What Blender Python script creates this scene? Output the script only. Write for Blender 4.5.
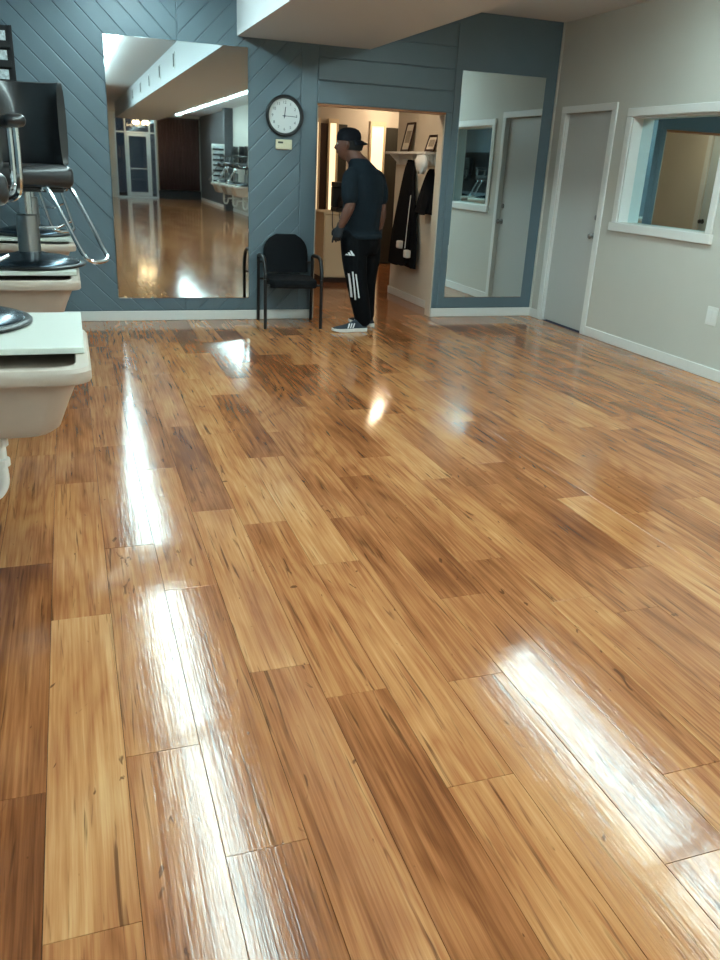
import bpy, bmesh, math, random
from mathutils import Vector, Matrix
random.seed(7)
for o in list(bpy.data.objects): bpy.data.objects.remove(o)
SC = bpy.context.scene
COL = SC.collection

# ------------------------------------------------------------------ camera
H = 1.448; FPX = 800.907; YAW, PITCH, ROLL = .347958, .372654, .0504645
cy, sy, cp, sp = math.cos(YAW), math.sin(YAW), math.cos(PITCH), math.sin(PITCH)
FW = Vector((sy*cp, cy*cp, -sp)); r0 = Vector((cy, -sy, 0)); u0 = r0.cross(FW)
RT = r0*math.cos(ROLL) + u0*math.sin(ROLL); UP = -r0*math.sin(ROLL) + u0*math.cos(ROLL)
cam = bpy.data.cameras.new('camera'); cam_ob = bpy.data.objects.new('camera', cam); COL.objects.link(cam_ob)
cam.sensor_fit = 'VERTICAL'; cam.sensor_height = 24; cam.lens = FPX/960*24; cam.clip_end = 100; cam.clip_start = .05
M = Matrix((( RT.x, UP.x, -FW.x, 0), (RT.y, UP.y, -FW.y, 0), (RT.z, UP.z, -FW.z, H), (0, 0, 0, 1)))
cam_ob.matrix_world = M
SC.camera = cam_ob
def project(x, y, z):
    d = Vector((x, y, z-H)); w = d.dot(FW)
    if w < .05: return None
    return (360+FPX*d.dot(RT)/w, 480-FPX*d.dot(UP)/w)

# ------------------------------------------------------------------ world, exposure
world = bpy.data.worlds.new('world'); SC.world = world; world.use_nodes = True
world.node_tree.nodes['Background'].inputs[0].default_value = (.10, .13, .18, 1)
world.node_tree.nodes['Background'].inputs[1].default_value = .25
SC.view_settings.view_transform = 'Standard'; SC.view_settings.look = 'None'
SC.view_settings.gamma = 1; SC.view_settings.use_curve_mapping = False
SC.view_settings.exposure = 0.0
TUBE = 29.0                     # radiance of the fluorescent diffusers
TUBE_COL = (.72, .97, .97)
HALL = 26.0                    # watts of the warm hall lamps

# ------------------------------------------------------------------ room numbers (metres)
D = 7.83; XL = -.80; XR = 4.733; YF = -16.4; CEIL = 2.853
SX0, SX1, SZ = 1.493, 2.726, 2.451           # soffit
DX0, DX1, DZ = 2.235, 3.536, 1.974           # opening in the back wall
WT = .12

# ------------------------------------------------------------------ materials
def lin(c):
    return tuple(((v/255)/12.92 if v/255 <= .04045 else ((v/255+.055)/1.055)**2.4) for v in c)
MATS = {}
def mat(name, rgb, rough=.5, metal=0, spec=.5, emit=None, strength=0, noise=0, nscale=20, bump=0, bscale=80, coat=0):
    if name in MATS: return MATS[name]
    m = bpy.data.materials.new(name); m.use_nodes = True; MATS[name] = m
    nt = m.node_tree; b = nt.nodes['Principled BSDF']
    c = lin(rgb)
    b.inputs['Base Color'].default_value = (*c, 1); b.inputs['Roughness'].default_value = rough
    b.inputs['Metallic'].default_value = metal; b.inputs['Specular IOR Level'].default_value = spec
    if coat: b.inputs['Coat Weight'].default_value = coat; b.inputs['Coat Roughness'].default_value = .08
    if emit: b.inputs['Emission Color'].default_value = (*emit, 1); b.inputs['Emission Strength'].default_value = strength
    if noise or bump:
        tc = nt.nodes.new('ShaderNodeTexCoord')
        if noise:
            n = nt.nodes.new('ShaderNodeTexNoise'); n.inputs['Scale'].default_value = nscale; n.inputs['Detail'].default_value = 5
            nt.links.new(tc.outputs['Object'], n.inputs['Vector'])
            r = nt.nodes.new('ShaderNodeMapRange'); r.inputs[1].default_value = .3; r.inputs[2].default_value = .7
            r.inputs[3].default_value = 1-noise; r.inputs[4].default_value = 1+noise
            nt.links.new(n.outputs['Fac'], r.inputs[0])
            v = nt.nodes.new('ShaderNodeVectorMath'); v.operation = 'SCALE'; v.inputs[0].default_value = c
            nt.links.new(r.outputs[0], v.inputs['Scale']); nt.links.new(v.outputs[0], b.inputs['Base Color'])
        if bump:
            n2 = nt.nodes.new('ShaderNodeTexNoise'); n2.inputs['Scale'].default_value = bscale; n2.inputs['Detail'].default_value = 4
            nt.links.new(tc.outputs['Object'], n2.inputs['Vector'])
            bp = nt.nodes.new('ShaderNodeBump'); bp.inputs['Strength'].default_value = bump; bp.inputs['Distance'].default_value = .01
            nt.links.new(n2.outputs['Fac'], bp.inputs['Height']); nt.links.new(bp.outputs[0], b.inputs['Normal'])
    return m

def wood_mat(name, attr):
    """glossy plank floor: tone from Object Info colour (single planks) or from a face attribute (joined planks)"""
    m = bpy.data.materials.new(name); m.use_nodes = True; nt = m.node_tree; N = nt.nodes; L = nt.links
    b = N['Principled BSDF']
    def node(t, **k):
        n = N.new(t)
        for a, v in k.items(): setattr(n, a, v)
        return n
    def math_(op, a, c=None, clamp=False):
        n = node('ShaderNodeMath', operation=op); n.use_clamp = clamp
        for i, v in enumerate((a, c)):
            if v is None: continue
            if isinstance(v, (int, float)): n.inputs[i].default_value = v
            else: L.new(v, n.inputs[i])
        return n.outputs[0]
    tc = node('ShaderNodeTexCoord'); oi = node('ShaderNodeObjectInfo')
    if attr:
        a1 = node('ShaderNodeAttribute', attribute_name='tone'); tone = a1.outputs['Fac']
        a2 = node('ShaderNodeAttribute', attribute_name='rnd'); rnd = a2.outputs['Fac']
    else:
        sep = node('ShaderNodeSeparateColor'); L.new(oi.outputs['Color'], sep.inputs[0])
        tone, rnd = sep.outputs[0], sep.outputs[1]
    off = node('ShaderNodeCombineXYZ'); L.new(math_('MULTIPLY', rnd, 37.), off.inputs[0]); L.new(math_('MULTIPLY', rnd, 91.), off.inputs[1])
    add = node('ShaderNodeVectorMath', operation='ADD'); L.new(tc.outputs['Object'], add.inputs[0]); L.new(off.outputs[0], add.inputs[1])
    def noise(scale, detail=4, rough=.55, dist=0, vec=None):
        mp = node('ShaderNodeMapping'); mp.inputs['Scale'].default_value = scale; L.new(vec or add.outputs[0], mp.inputs[0])
        n = node('ShaderNodeTexNoise'); n.inputs['Scale'].default_value = 1; n.inputs['Detail'].default_value = detail
        n.inputs['Roughness'].default_value = rough; n.inputs['Distortion'].default_value = dist
        L.new(mp.outputs[0], n.inputs['Vector']); return n.outputs['Fac']
    fig = noise((4.2, .55, 1), 1.5, .4, .25)                      # broad figure: its contour lines make cathedral grain
    rings = math_('SINE', math_('MULTIPLY', fig, 85.))
    rings = math_('POWER', math_('MULTIPLY', math_('ADD', rings, 1.), .5), .55)
    fine = noise((110., 2.6, 1), 4, .62)
    streak = noise((34., .8, 1), 5, .62, .2)
    blot = noise((5., 1.6, 1), 3, .5)
    g = math_('ADD', math_('MULTIPLY', rings, .07), math_('MULTIPLY', fine, .44))
    g = math_('ADD', g, math_('MULTIPLY', streak, .40))
    g = math_('ADD', g, math_('MULTIPLY', blot, .46))
    g = math_('ADD', g, math_('MULTIPLY', tone, .42))
    rp = node('ShaderNodeValToRGB'); L.new(math_('SUBTRACT', g, .385), rp.inputs[0])
    el = rp.color_ramp.elements
    stops = [(.16, (84, 44, 25)), (.36, (128, 74, 42)), (.50, (160, 100, 60)), (.64, (184, 126, 80)), (.82, (206, 156, 106)), (.96, (220, 180, 130))]
    el[0].position, el[1].position = stops[0][0], stops[-1][0]
    el[0].color = (*lin(stops[0][1]), 1); el[1].color = (*lin(stops[-1][1]), 1)
    for p, c in stops[1:-1]:
        e = el.new(p); e.color = (*lin(c), 1)
    # dark mineral streaks and small knots
    ms = noise((52., 2.2, 1), 3, .55, .9)
    mask = node('ShaderNodeMapRange'); L.new(ms, mask.inputs[0]); mask.inputs[1].default_value = .60; mask.inputs[2].default_value = .70
    kn = noise((26., 9., 1), 2, .5, 1.2)
    km = node('ShaderNodeMapRange'); L.new(kn, km.inputs[0]); km.inputs[1].default_value = .70; km.inputs[2].default_value = .75
    dk = math_('MAXIMUM', mask.outputs[0], km.outputs[0])
    mix = node('ShaderNodeMix', data_type='RGBA'); L.new(math_('MULTIPLY', dk, .72), mix.inputs['Factor'])
    L.new(rp.outputs[0], mix.inputs[6]); mix.inputs[7].default_value = (*lin((70, 40, 22)), 1)
    L.new(mix.outputs[2], b.inputs['Base Color'])
    # wax: smooth, with a brushed relief along the boards and rolling unevenness
    w1 = noise((150., 4., 1), 3, .6); w2 = noise((9., 4., 1), 2, .5, vec=tc.outputs['Object'])
    w3 = noise((5., 9., 1), 2, .5)
    hgt = math_('ADD', math_('ADD', math_("MULTIPLY", w1, .25), math_('MULTIPLY', noise((42., 6., 1), 3, .55), .22)), math_('MULTIPLY', w3, .42))
    bp = node('ShaderNodeBump'); bp.inputs['Strength'].default_value = .30; bp.inputs['Distance'].default_value = .0040
    L.new(hgt, bp.inputs['Height']); L.new(bp.outputs[0], b.inputs['Normal'])
    rr = node('ShaderNodeMapRange'); L.new(w1, rr.inputs[0]); rr.inputs[1].default_value = .3; rr.inputs[2].default_value = .7
    rr.inputs[3].default_value = .04; rr.inputs[4].default_value = .13
    L.new(rr.outputs[0], b.inputs['Roughness'])
    b.inputs['Specular IOR Level'].default_value = .55
    MATS[name] = m
    return m

WOOD = wood_mat('floor_wood', False); WOOD_J = wood_mat('floor_wood_joined', True)
SUB = mat('subfloor', (38, 24, 15), .9)
BLUE = mat('blue_paint', (92, 111, 121), .42, noise=.04, nscale=3)
WHITE_T = mat('white_trim', (222, 222, 218), .4)
WALLW = mat('white_wall', (194, 192, 183), .75, noise=.02, nscale=2, bump=.08, bscale=120)
CEILM = mat('ceiling_paint', (200, 202, 204), .85, bump=.1, bscale=150)
SOFF = mat('soffit_paint', (196, 198, 200), .8, bump=.06, bscale=120)
MIRROR = mat('mirror_silver', (222, 232, 234), .015, 1.0)
MEDGE = mat('mirror_edge', (150, 175, 172), .25, .4)
MIRW = mat('window_mirror', (205, 228, 232), .02, 1.0)
DOORM = mat('door_paint', (186, 186, 182), .45)
BLACKP = mat('black_plastic', (20, 21, 23), .38)
BLACKF = mat('black_fabric', (22, 24, 27), .85, spec=.12, bump=.2, bscale=500)
VINYL = mat('black_vinyl', (26, 27, 29), .30, noise=.06, nscale=9, coat=.3)
CHROME = mat('chrome', (205, 210, 212), .14, 1.0)
STEEL = mat('dull_steel', (150, 152, 152), .35, 1.0)
LAM = mat('white_laminate', (214, 216, 206), .35)
TUBM = mat('beige_plastic', (176, 160, 146), .45, noise=.05, nscale=7)
PVC = mat('white_pvc', (222, 222, 216), .4)
BRASS = mat('brass', (170, 130, 70), .3, 1.0)
CREAM = mat('cream_plastic', (214, 208, 178), .5)
HALLW = mat('hall_wall', (206, 196, 180), .75, noise=.03, nscale=2)
ORANGEW = mat('varnished_wood', (168, 104, 54), .4, noise=.12, nscale=6)
DARKD = mat('dark_door', (58, 56, 48), .5)
BROWND = mat('brown_door', (58, 36, 22), .5)
CABM = mat('cream_cabinet', (222, 204, 172), .5)
CLOTH = mat('black_cloth', (14, 15, 19), .9, spec=.12, bump=.3, bscale=60)
WHITEC = mat('white_cloth', (215, 213, 208), .85)
PAPER = mat('paper', (205, 198, 184), .7, noise=.1, nscale=25)
FRAMEW = mat('dark_frame', (44, 22, 18), .4)
SKIN = mat('skin', (96, 60, 46), .5, noise=.05, nscale=30)
SHIRT = mat('shirt_cloth', (24, 33, 40), .9, spec=.12, noise=.1, nscale=8, bump=.25, bscale=25)
PANTS = mat('pants_cloth', (6, 8, 12), .75, spec=.12, bump=.25, bscale=18)
CAPM = mat('cap_cloth', (18, 19, 25), .8, spec=.12, bump=.2, bscale=200)
GLOVE = mat('glove_rubber', (24, 30, 38), .5)
STRIPE = mat('white_stripe', (222, 224, 226), .6)
SHOE = mat('shoe_knit', (32, 44, 54), .8, bump=.3, bscale=300)
SOLE = mat('shoe_sole', (214, 214, 210), .6)
FACE = mat('clock_face', (222, 228, 228), .5)
LCD = mat('display', (52, 60, 48), .3)
ALU = mat('aluminium', (186, 192, 192), .35, .6)
CURT = mat('dark_curtain', (88, 66, 64), .9)
KICK = mat('dark_kickboard', (20, 21, 24), .6)
GLASS = bpy.data.materials.new('dark_glass'); GLASS.use_nodes = True; MATS['dark_glass'] = GLASS
_b = GLASS.node_tree.nodes['Principled BSDF']; _b.inputs['Base Color'].default_value = (.55, .62, .66, 1); _b.inputs['Roughness'].default_value = .02
_b.inputs['Transmission Weight'].default_value = 1.0; _b.inputs['IOR'].default_value = 1.45
DIFF = mat('lamp_diffuser', (240, 245, 245), .5, emit=TUBE_COL, strength=TUBE)
HOUS = mat('lamp_housing', (220, 222, 220), .4)
GLOWC = mat('warm_casing_glow', (250, 230, 190), .5, emit=(1.0, .78, .48), strength=1.3)  # made-up glow imitating lamplight on the hall's door casings
BULB = mat('warm_bulb', (255, 230, 190), .5, emit=(1.0, .72, .40), strength=60)

# ------------------------------------------------------------------ helpers
def mesh_from(name, verts, faces, smooth=False):
    me = bpy.data.meshes.new(name); me.from_pydata([tuple(v) for v in verts], [], faces); me.update()
    if smooth:
        for p in me.polygons: p.use_smooth = True
    return me
def put(name, me, m=None, parent=None, loc=None, rot=None):
    o = bpy.data.objects.new(name, me); COL.objects.link(o)
    if m is not None and me is not None and len(me.materials) == 0: me.materials.append(m)
    if parent is not None: o.parent = parent
    if loc is not None: o.location = loc
    if rot is not None: o.rotation_euler = rot
    return o
def tag(o, label=None, cat=None, group=None, kind=None):
    if label: o['label'] = label
    if cat: o['category'] = cat
    if group: o['group'] = group
    if kind: o['kind'] = kind
    return o
def thing(name, label, cat, loc=(0, 0, 0), rz=0, group=None):
    o = bpy.data.objects.new(name, None); COL.objects.link(o); o.location = loc; o.rotation_euler = (0, 0, rz)
    o.empty_display_size = .1
    return tag(o, label, cat, group)
class B:
    """collects shapes into one mesh"""
    def __init__(s): s.v = []; s.f = []
    def add(s, v, f):
        k = len(s.v); s.v += [Vector(p) for p in v]; s.f += [tuple(i+k for i in q) for q in f]; return s
    def box(s, x0, x1, y0, y1, z0, z1):
        v = [(x0, y0, z0), (x1, y0, z0), (x1, y1, z0), (x0, y1, z0), (x0, y0, z1), (x1, y0, z1), (x1, y1, z1), (x0, y1, z1)]
        return s.add(v, [(0, 3, 2, 1), (4, 5, 6, 7), (0, 1, 5, 4), (1, 2, 6, 5), (2, 3, 7, 6), (3, 0, 4, 7)])
    def rbox(s, x0, x1, y0, y1, z0, z1, r=.01, seg=2):
        bm = bmesh.new(); bmesh.ops.create_cube(bm, size=1)
        bmesh.ops.scale(bm, vec=(x1-x0, y1-y0, z1-z0), verts=bm.verts)
        bmesh.ops.translate(bm, vec=((x0+x1)/2, (y0+y1)/2, (z0+z1)/2), verts=bm.verts)
        bmesh.ops.bevel(bm, geom=bm.edges[:], offset=r, segments=seg, profile=.5, affect='EDGES')
        bm.verts.index_update()
        s.add([v.co.copy() for v in bm.verts], [tuple(v.index for v in f.verts) for f in bm.faces]); bm.free(); return s
    def tube(s, pts, r, n=8, closed=False, smooth=0):
        pts = [Vector(p) for p in pts]
        if smooth: pts = catmull(pts, smooth, closed)
        m = len(pts); rad = r if isinstance(r, (list, tuple)) else [r]*m
        if len(rad) != m: rad = [rad[min(len(rad)-1, int(i*(len(rad)-1)/(m-1)+.5))] for i in range(m)]
        k = len(s.v); prev = None
        for i, p in enumerate(pts):
            a = pts[(i-1) % m] if (closed or i) else p; c = pts[(i+1) % m] if (closed or i < m-1) else p
            t = (c-a).normalized()
            if prev is None:
                q = Vector((0, 0, 1)) if abs(t.z) < .9 else Vector((1, 0, 0)); u = t.cross(q).normalized()
            else: u = (prev - t*prev.dot(t)).normalized()
            prev = u; w = t.cross(u)
            for j in range(n):
                an = 2*math.pi*j/n; s.v.append(p + (u*math.cos(an)+w*math.sin(an))*rad[i])
        for i in range(m if closed else m-1):
            for j in range(n):
                s.f.append((k+i*n+j, k+i*n+(j+1) % n, k+((i+1) % m)*n+(j+1) % n, k+((i+1) % m)*n+j))
        if not closed:
            s.f.append(tuple(k+j for j in reversed(range(n)))); s.f.append(tuple(k+(m-1)*n+j for j in range(n)))
        return s
    def lathe(s, prof, n=24, c=(0, 0, 0)):
        k = len(s.v); m = len(prof)
        for r, z in prof:
            for j in range(n):
                a = 2*math.pi*j/n; s.v.append(Vector((c[0]+r*math.cos(a), c[1]+r*math.sin(a), c[2]+z)))
        for i in range(m-1):
            for j in range(n): s.f.append((k+i*n+j, k+i*n+(j+1) % n, k+(i+1)*n+(j+1) % n, k+(i+1)*n+j))
        s.f.append(tuple(k+j for j in reversed(range(n)))); s.f.append(tuple(k+(m-1)*n+j for j in range(n)))
        return s
    def loft(s, rings, cap=True):
        n = len(rings[0]); k = len(s.v)
        for R in rings: s.v += [Vector(p) for p in R]
        for i in range(len(rings)-1):
            for j in range(n): s.f.append((k+i*n+j, k+i*n+(j+1) % n, k+(i+1)*n+(j+1) % n, k+(i+1)*n+j))
        if cap:
            s.f.append(tuple(k+j for j in reversed(range(n)))); s.f.append(tuple(k+(len(rings)-1)*n+j for j in range(n)))
        return s
    def xf(s, mtx): s.v = [mtx @ p for p in s.v]; return s
    def mesh(s, name, smooth=False):
        me = mesh_from(name, s.v, s.f)
        if smooth:
            for p in me.polygons: p.use_smooth = True
            try: me.set_sharp_from_angle(angle=math.radians(40))
            except Exception: pass
        return me
    def put(s, name, m, parent=None, smooth=False, **k): return put(name, s.mesh(name, smooth), m, parent, **k)
def catmull(P, n, closed=False):
    out = []; m = len(P); rng = range(m if closed else m-1)
    for i in rng:
        g = (lambda j: P[j % m]) if closed else (lambda j: P[max(0, min(m-1, j))])
        a, b, c, d = g(i-1), g(i), g(i+1), g(i+2)
        for k in range(n):
            t = k/n
            out.append(.5*((2*b)+(c-a)*t+(2*a-5*b+4*c-d)*t*t+(3*b-a-3*c+d)*t**3))
    if not closed: out.append(P[-1])
    return out
def rrect(x0, x1, y0, y1, r, z, n=4):
    out = []
    for cx, cy_, a0 in ((x1-r, y0+r, -90), (x1-r, y1-r, 0), (x0+r, y1-r, 90), (x0+r, y0+r, 180)):
        for k in range(n+1):
            a = math.radians(a0+90*k/n); out.append((cx+r*math.cos(a), cy_+r*math.sin(a), z))
    return out
def copy_tree(o, parent=None):
    c = o.copy(); COL.objects.link(c); c.parent = parent
    for ch in list(o.children): copy_tree(ch, c)
    return c
def clip(poly, a, b, c):
    """keep a*x+b*y<=c of a convex polygon"""
    out = []
    for i in range(len(poly)):
        p, q = poly[i], poly[(i+1) % len(poly)]
        dp, dq = a*p[0]+b*p[1]-c, a*q[0]+b*q[1]-c
        if dp <= 0: out.append(p)
        if dp*dq < 0:
            t = dp/(dp-dq); out.append((p[0]+(q[0]-p[0])*t, p[1]+(q[1]-p[1])*t))
    return out
def struct(o): o['kind'] = 'structure'; return o

# ================================================================== SETTING
# ---- floor: dark slab plus single planks running towards the back wall
fl = B(); fl.box(XL, XR, YF, D+WT, -.06, -.012); fl.box(1.6, 5.6, D+WT, 12.9, -.06, -.012)
floor = tag(struct(fl.put('floor', SUB)), 'glossy waxed wooden plank floor filling the salon')
PW, PL, X0 = .19, 1.24, .03
JOINT = {-2: 1.676, -1: 1.247, 0: 1.75, 1: 1.36, 2: 2.03, 3: 3.09, 4: 1.42, 5: 1.83, 6: 1.06, 7: 2.547}
TONE = {(-1, 1.247): .78, (-1, .007): .55, (-2, 1.676): .22, (-2, .436): .12, (0, 1.75): .62, (0, .51): .38, (1, 1.36): .45, (2, 2.03): .66,
        (2, .79): .45, (3, 1.85): .52, (1, .12): .3, (3, 3.09): .72, (2, 3.27): .2, (4, 1.42): .6, (4, .18): .7, (5, .59): .62}
GAP = .0006
def plank_mesh(w, l):
    c = .0006; t = .012
    x, y = w/2-GAP, l/2-GAP
    v = [(-x, -y, -t), (x, -y, -t), (x, y, -t), (-x, y, -t), (-x, -y, -c), (x, -y, -c), (x, y, -c), (-x, y, -c),
         (-x+c, -y+c, 0), (x-c, -y+c, 0), (x-c, y-c, 0), (-x+c, y-c, 0)]
    f = [(3, 2, 1, 0), (8, 9, 10, 11)]
    for i in range(4):
        j = (i+1) % 4; f += [(i, j, 4+j, 4+i), (4+i, 4+j, 8+j, 8+i)]
    return v, f
cache = {}
cand = []
for k in range(-5, 30):
    xa, xb = max(X0+PW*k, XL), min(X0+PW*(k+1), 5.6)
    if xb-xa < .02: continue
    j = JOINT.get(k, random.uniform(0, PL)); n0 = math.floor((YF-j)/PL)
    for i in range(0, 40):
        ya = j+(n0+i)*PL; yb = ya+PL
        tone = TONE.get((k, round(ya, 3)))
        if tone is None: tone = min(.8, max(.15, random.gauss(.50, .13)))
        # clip against the rooms: salon, then hall
        for (rx0, rx1, ry0, ry1) in ((XL, XR, YF, D), (DX0, DX1, D, D+WT), (1.6, 5.6, D+WT, 12.9)):
            a, b_, c, d_ = max(xa, rx0), min(xb, rx1), max(ya, ry0), min(yb, ry1)
            if b_-a < .012 or d_-c < .012: continue
            vis = 0
            for sx in range(5):
                for sy_ in range(9):
                    q = project(a+(b_-a)*sx/4, c+(d_-c)*sy_/8, 0)
                    if q and -2 < q[0] < 722 and -2 < q[1] < 962: vis += 1
            if ry0 >= D:                     # beyond the opening: seen only through it
                q = [project(a+(b_-a)*s, c+(d_-c)*t_, 0) for s in (0, .5, 1) for t_ in (0, .5, 1)]
                vis = sum(1 for p in q if p and 316 < p[0] < 432 and p[1] < 320)
            dist = math.hypot((a+b_)/2, (c+d_)/2) if vis else 999
            cand.append((dist, a, b_, c, d_, tone, random.random()))
cand.sort()
J = B(); jt, jr = [], []
for n, (dist, a, b_, c, d_, tone, rn) in enumerate(cand):
    w, l = round(b_-a, 4), round(d_-c, 4)
    if dist < 900 and n < 300:
        if (w, l) not in cache:
            v, f = plank_mesh(w, l); me = mesh_from('plank', v, f); me.materials.append(WOOD); cache[(w, l)] = me
        o = put('plank', cache[(w, l)], None, floor, loc=((a+b_)/2, (c+d_)/2, 0)); o.color = (tone, rn, 0, 1)
    else:
        v, f = plank_mesh(w, l); J.add([(p[0]+(a+b_)/2, p[1]+(c+d_)/2, p[2]) for p in v], f); jt += [tone]*len(f); jr += [rn]*len(f)
me = J.mesh('planks'); me.materials.append(WOOD_J)
at = me.attributes.new('tone', 'FLOAT', 'FACE'); at.data.foreach_set('value', jt)
at = me.attributes.new('rnd', 'FLOAT', 'FACE'); at.data.foreach_set('value', jr)
o = put('planks', me, None, floor); o['kind'] = 'stuff'

# ---- ceiling, soffit
struct(B().box(XL-.1, XR+.2, YF-.1, D+WT, CEIL, CEIL+.1).put('ceiling', CEILM))
sof = struct(B().box(SX0, SX1, -11.2, D, SZ, CEIL-.001).put('trim_1', SOFF)); sof['label'] = 'boxed soffit hanging under the ceiling'
for yv in (3.36, 1.53, -.2, -2.0, -4.0):            # air vents in the lit side of the soffit
    v = B().box(SX0-.012, SX0-.001, yv-.06, yv+.06, 2.56, 2.76).put('air_vent', WHITE_T, sof)
    for i in range(5): B().box(SX0-.016, SX0-.0125, yv-.045+i*.02, yv-.035+i*.02, 2.58, 2.74).put('slat', KICK, v)

# ---- back wall: core with opening, then single boards
bw = B()
bw.box(XL-.1, DX0, D, D+WT, 0, CEIL).box(DX1, XR+.2, D, D+WT, 0, CEIL).box(DX0, DX1, D, D+WT, DZ, CEIL)
wall_back = tag(struct(bw.put('wall_back', BLUE)), 'slate blue boarded back wall with diagonal boards')
BT = .014
def board(poly, parent, name='board', m=BLUE, ch=.0075):
    """convex polygon in (x, z) -> chamfered board standing on the back wall"""
    if len(poly) < 3: return
    area = sum(poly[i][0]*poly[(i+1) % len(poly)][1]-poly[(i+1) % len(poly)][0]*poly[i][1] for i in range(len(poly)))/2
    if abs(area) < .0008: return
    if area < 0: poly = poly[::-1]
    def inset(P, d):
        Q = list(P)
        for i in range(len(P)):
            (x1, z1), (x2, z2) = P[i], P[(i+1) % len(P)]; dx, dz = x2-x1, z2-z1; L_ = math.hypot(dx, dz)
            if L_ < 1e-5: continue
            a, b = dz/L_, -dx/L_; Q = clip(Q, a, b, a*x1+b*z1-d)
            if len(Q) < 3: return None
        return Q
    base = inset(poly, .0003)
    if not base: return
    front = inset(base, ch)
    if not front: return
    bm = bmesh.new()
    vb = [bm.verts.new((x, D-.0005, z)) for x, z in base]; vm = [bm.verts.new((x, D-BT+ch*.6, z)) for x, z in base]
    vf = [bm.verts.new((x, D-BT, z)) for x, z in front]
    n = len(base)
    for i in range(n): bm.faces.new((vb[i], vb[(i+1) % n], vm[(i+1) % n], vm[i]))
    bm.faces.new(vf)
    if len(vf) == n:
        # match the nearest start corner
        s0 = min(range(n), key=lambda s: (vf[s].co-vm[0].co).length)
        for i in range(n): bm.faces.new((vm[i], vm[(i+1) % n], vf[(s0+i+1) % n], vf[(s0+i) % n]))
    else:
        bm.faces.new(vm)
    bmesh.ops.recalc_face_normals(bm, faces=bm.faces)
    me = bpy.data.meshes.new(name); bm.to_mesh(me); bm.free()
    return put(name, me, m, parent)
PITCHB = .132
def diagonal(x0, x1, z0, z1, sgn, ph):
    s = math.sqrt(.5)
    for i in range(-40, 40):
        lo, hi = ph+i*PITCHB, ph+(i+1)*PITCHB
        P = [(x0, z0), (x1, z0), (x1, z1), (x0, z1)]
        P = clip(P, sgn*s, s, hi); P = clip(P, -sgn*s, -s, -lo)
        board(P, wall_back)
XC = .98
diagonal(XL, XC, .095, CEIL, 1, 1.284)
diagonal(XC, 2.08, .095, CEIL, -1, -.305)
board([(2.08, .095), (DX0, .095), (DX0, CEIL), (2.08, CEIL)], wall_back, 'vertical_board')
z = DZ
while z < CEIL-.02:
    z1 = min(z+.19, CEIL); board([(DX0, z), (3.6, z), (3.6, z1), (DX0, z1)], wall_back); z = z1
board([(DX1, .095), (3.6, .095), (3.6, DZ), (DX1, DZ)], wall_back, 'vertical_board')
board([(3.6, .095), (XR, .095), (XR, CEIL), (3.6, CEIL)], wall_back, 'wall_panel')
# header and jamb lining of the opening
B().box(DX0, DX1, D-.004, D+WT+.01, DZ-.018, DZ-.0005).put('trim_2', ORANGEW)['kind'] = 'structure'
B().box(DX1-.012, DX1-.0005, D-.002, D+WT+.005, 0, DZ-.019).put('trim_3', HALLW)['kind'] = 'structure'
B().box(DX0+.0005, DX0+.012, D-.002, D+WT+.005, 0, DZ-.019).put('trim_4', HALLW)['kind'] = 'structure'
def baseboard(name, pts, m=WHITE_T, h=.09):
    b = B()
    for (x0, x1, y0, y1) in pts: b.rbox(x0, x1, y0, y1, .0005, h, .004, 1)
    return struct(b.put(name, m))
baseboard('baseboard_back', [(XL+.02, DX0, D-.016, D-.0005), (DX1, XR-.001, D-.016, D-.0005)])

# ---- right wall with the door and the framed mirror window
DY0, DY1, DT = 6.816, 7.578, 2.03
WY0, WY1, WZ0, WZ1 = 5.345, 6.505, 1.085, 1.965      # opening of the window
rw = B(); t = XR+.13
rw.box(XR, t, -9.9, WY0, 0, CEIL).box(XR, t, WY0, WY1, 0, WZ0).box(XR, t, WY0, WY1, WZ1, CEIL)
rw.box(XR, t, WY1, DY0, 0, CEIL).box(XR, t, DY0, DY1, DT, CEIL).box(XR, t, DY1, D, 0, CEIL)
struct(rw.put('wall_right', WALLW))
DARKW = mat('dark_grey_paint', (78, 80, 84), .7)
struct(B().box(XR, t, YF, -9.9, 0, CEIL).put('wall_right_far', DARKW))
baseboard('baseboard_right', [(XR-.015, XR-.0005, YF+.02, DY0-.078), (XR-.015, XR-.0005, DY1+.078, D-.017)])
B().rbox(XR-.022, XR-.0005, D-.036, D-.0155, .092, CEIL-.002, .003, 1).put('trim_5', WALLW)['kind'] = 'structure'
door = struct(B().rbox(XR+.03, XR+.07, DY0+.004, DY1-.004, .012, DT-.004, .003, 1).put('door_1', DOORM)); door['label'] = 'flush white door in the right wall'
cs = B()
for (a, b) in ((DY0-.075, DY0), (DY1, DY1+.075)): cs.rbox(XR-.018, XR-.0005, a, b, .001, DT, .004, 1)
cs.rbox(XR-.018, XR-.0005, DY0-.075, DY1+.075, DT+.0005, DT+.064, .004, 1)
cs.put('casing', WHITE_T, door)
st = B()
for (a, b) in ((DY0+.0005, DY0+.003), (DY1-.003, DY1-.0005)): st.box(XR, XR+.12, a, b, .001, DT-.004)
st.put('jamb', WHITE_T, door)
knob_y = DY0+.06
kb = B().lathe([(.006, 0), (.030, .001), (.030, .006), (.012, .010), (.010, .030), (.024, .038), (.028, .050), (.022, .062), (.004, .066)], 16)
kb.xf(Matrix.Translation((XR+.03, knob_y, .93)) @ Matrix.Rotation(-math.pi/2, 4, 'Y')); kb.put('knob', STEEL, door, True)
kb = B().lathe([(.005, 0), (.026, .001), (.026, .010), (.020, .016), (.004, .018)], 16)
kb.xf(Matrix.Translation((XR+.03, knob_y, 1.10)) @ Matrix.Rotation(-math.pi/2, 4, 'Y')); kb.put('deadbolt', STEEL, door, True)
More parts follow.
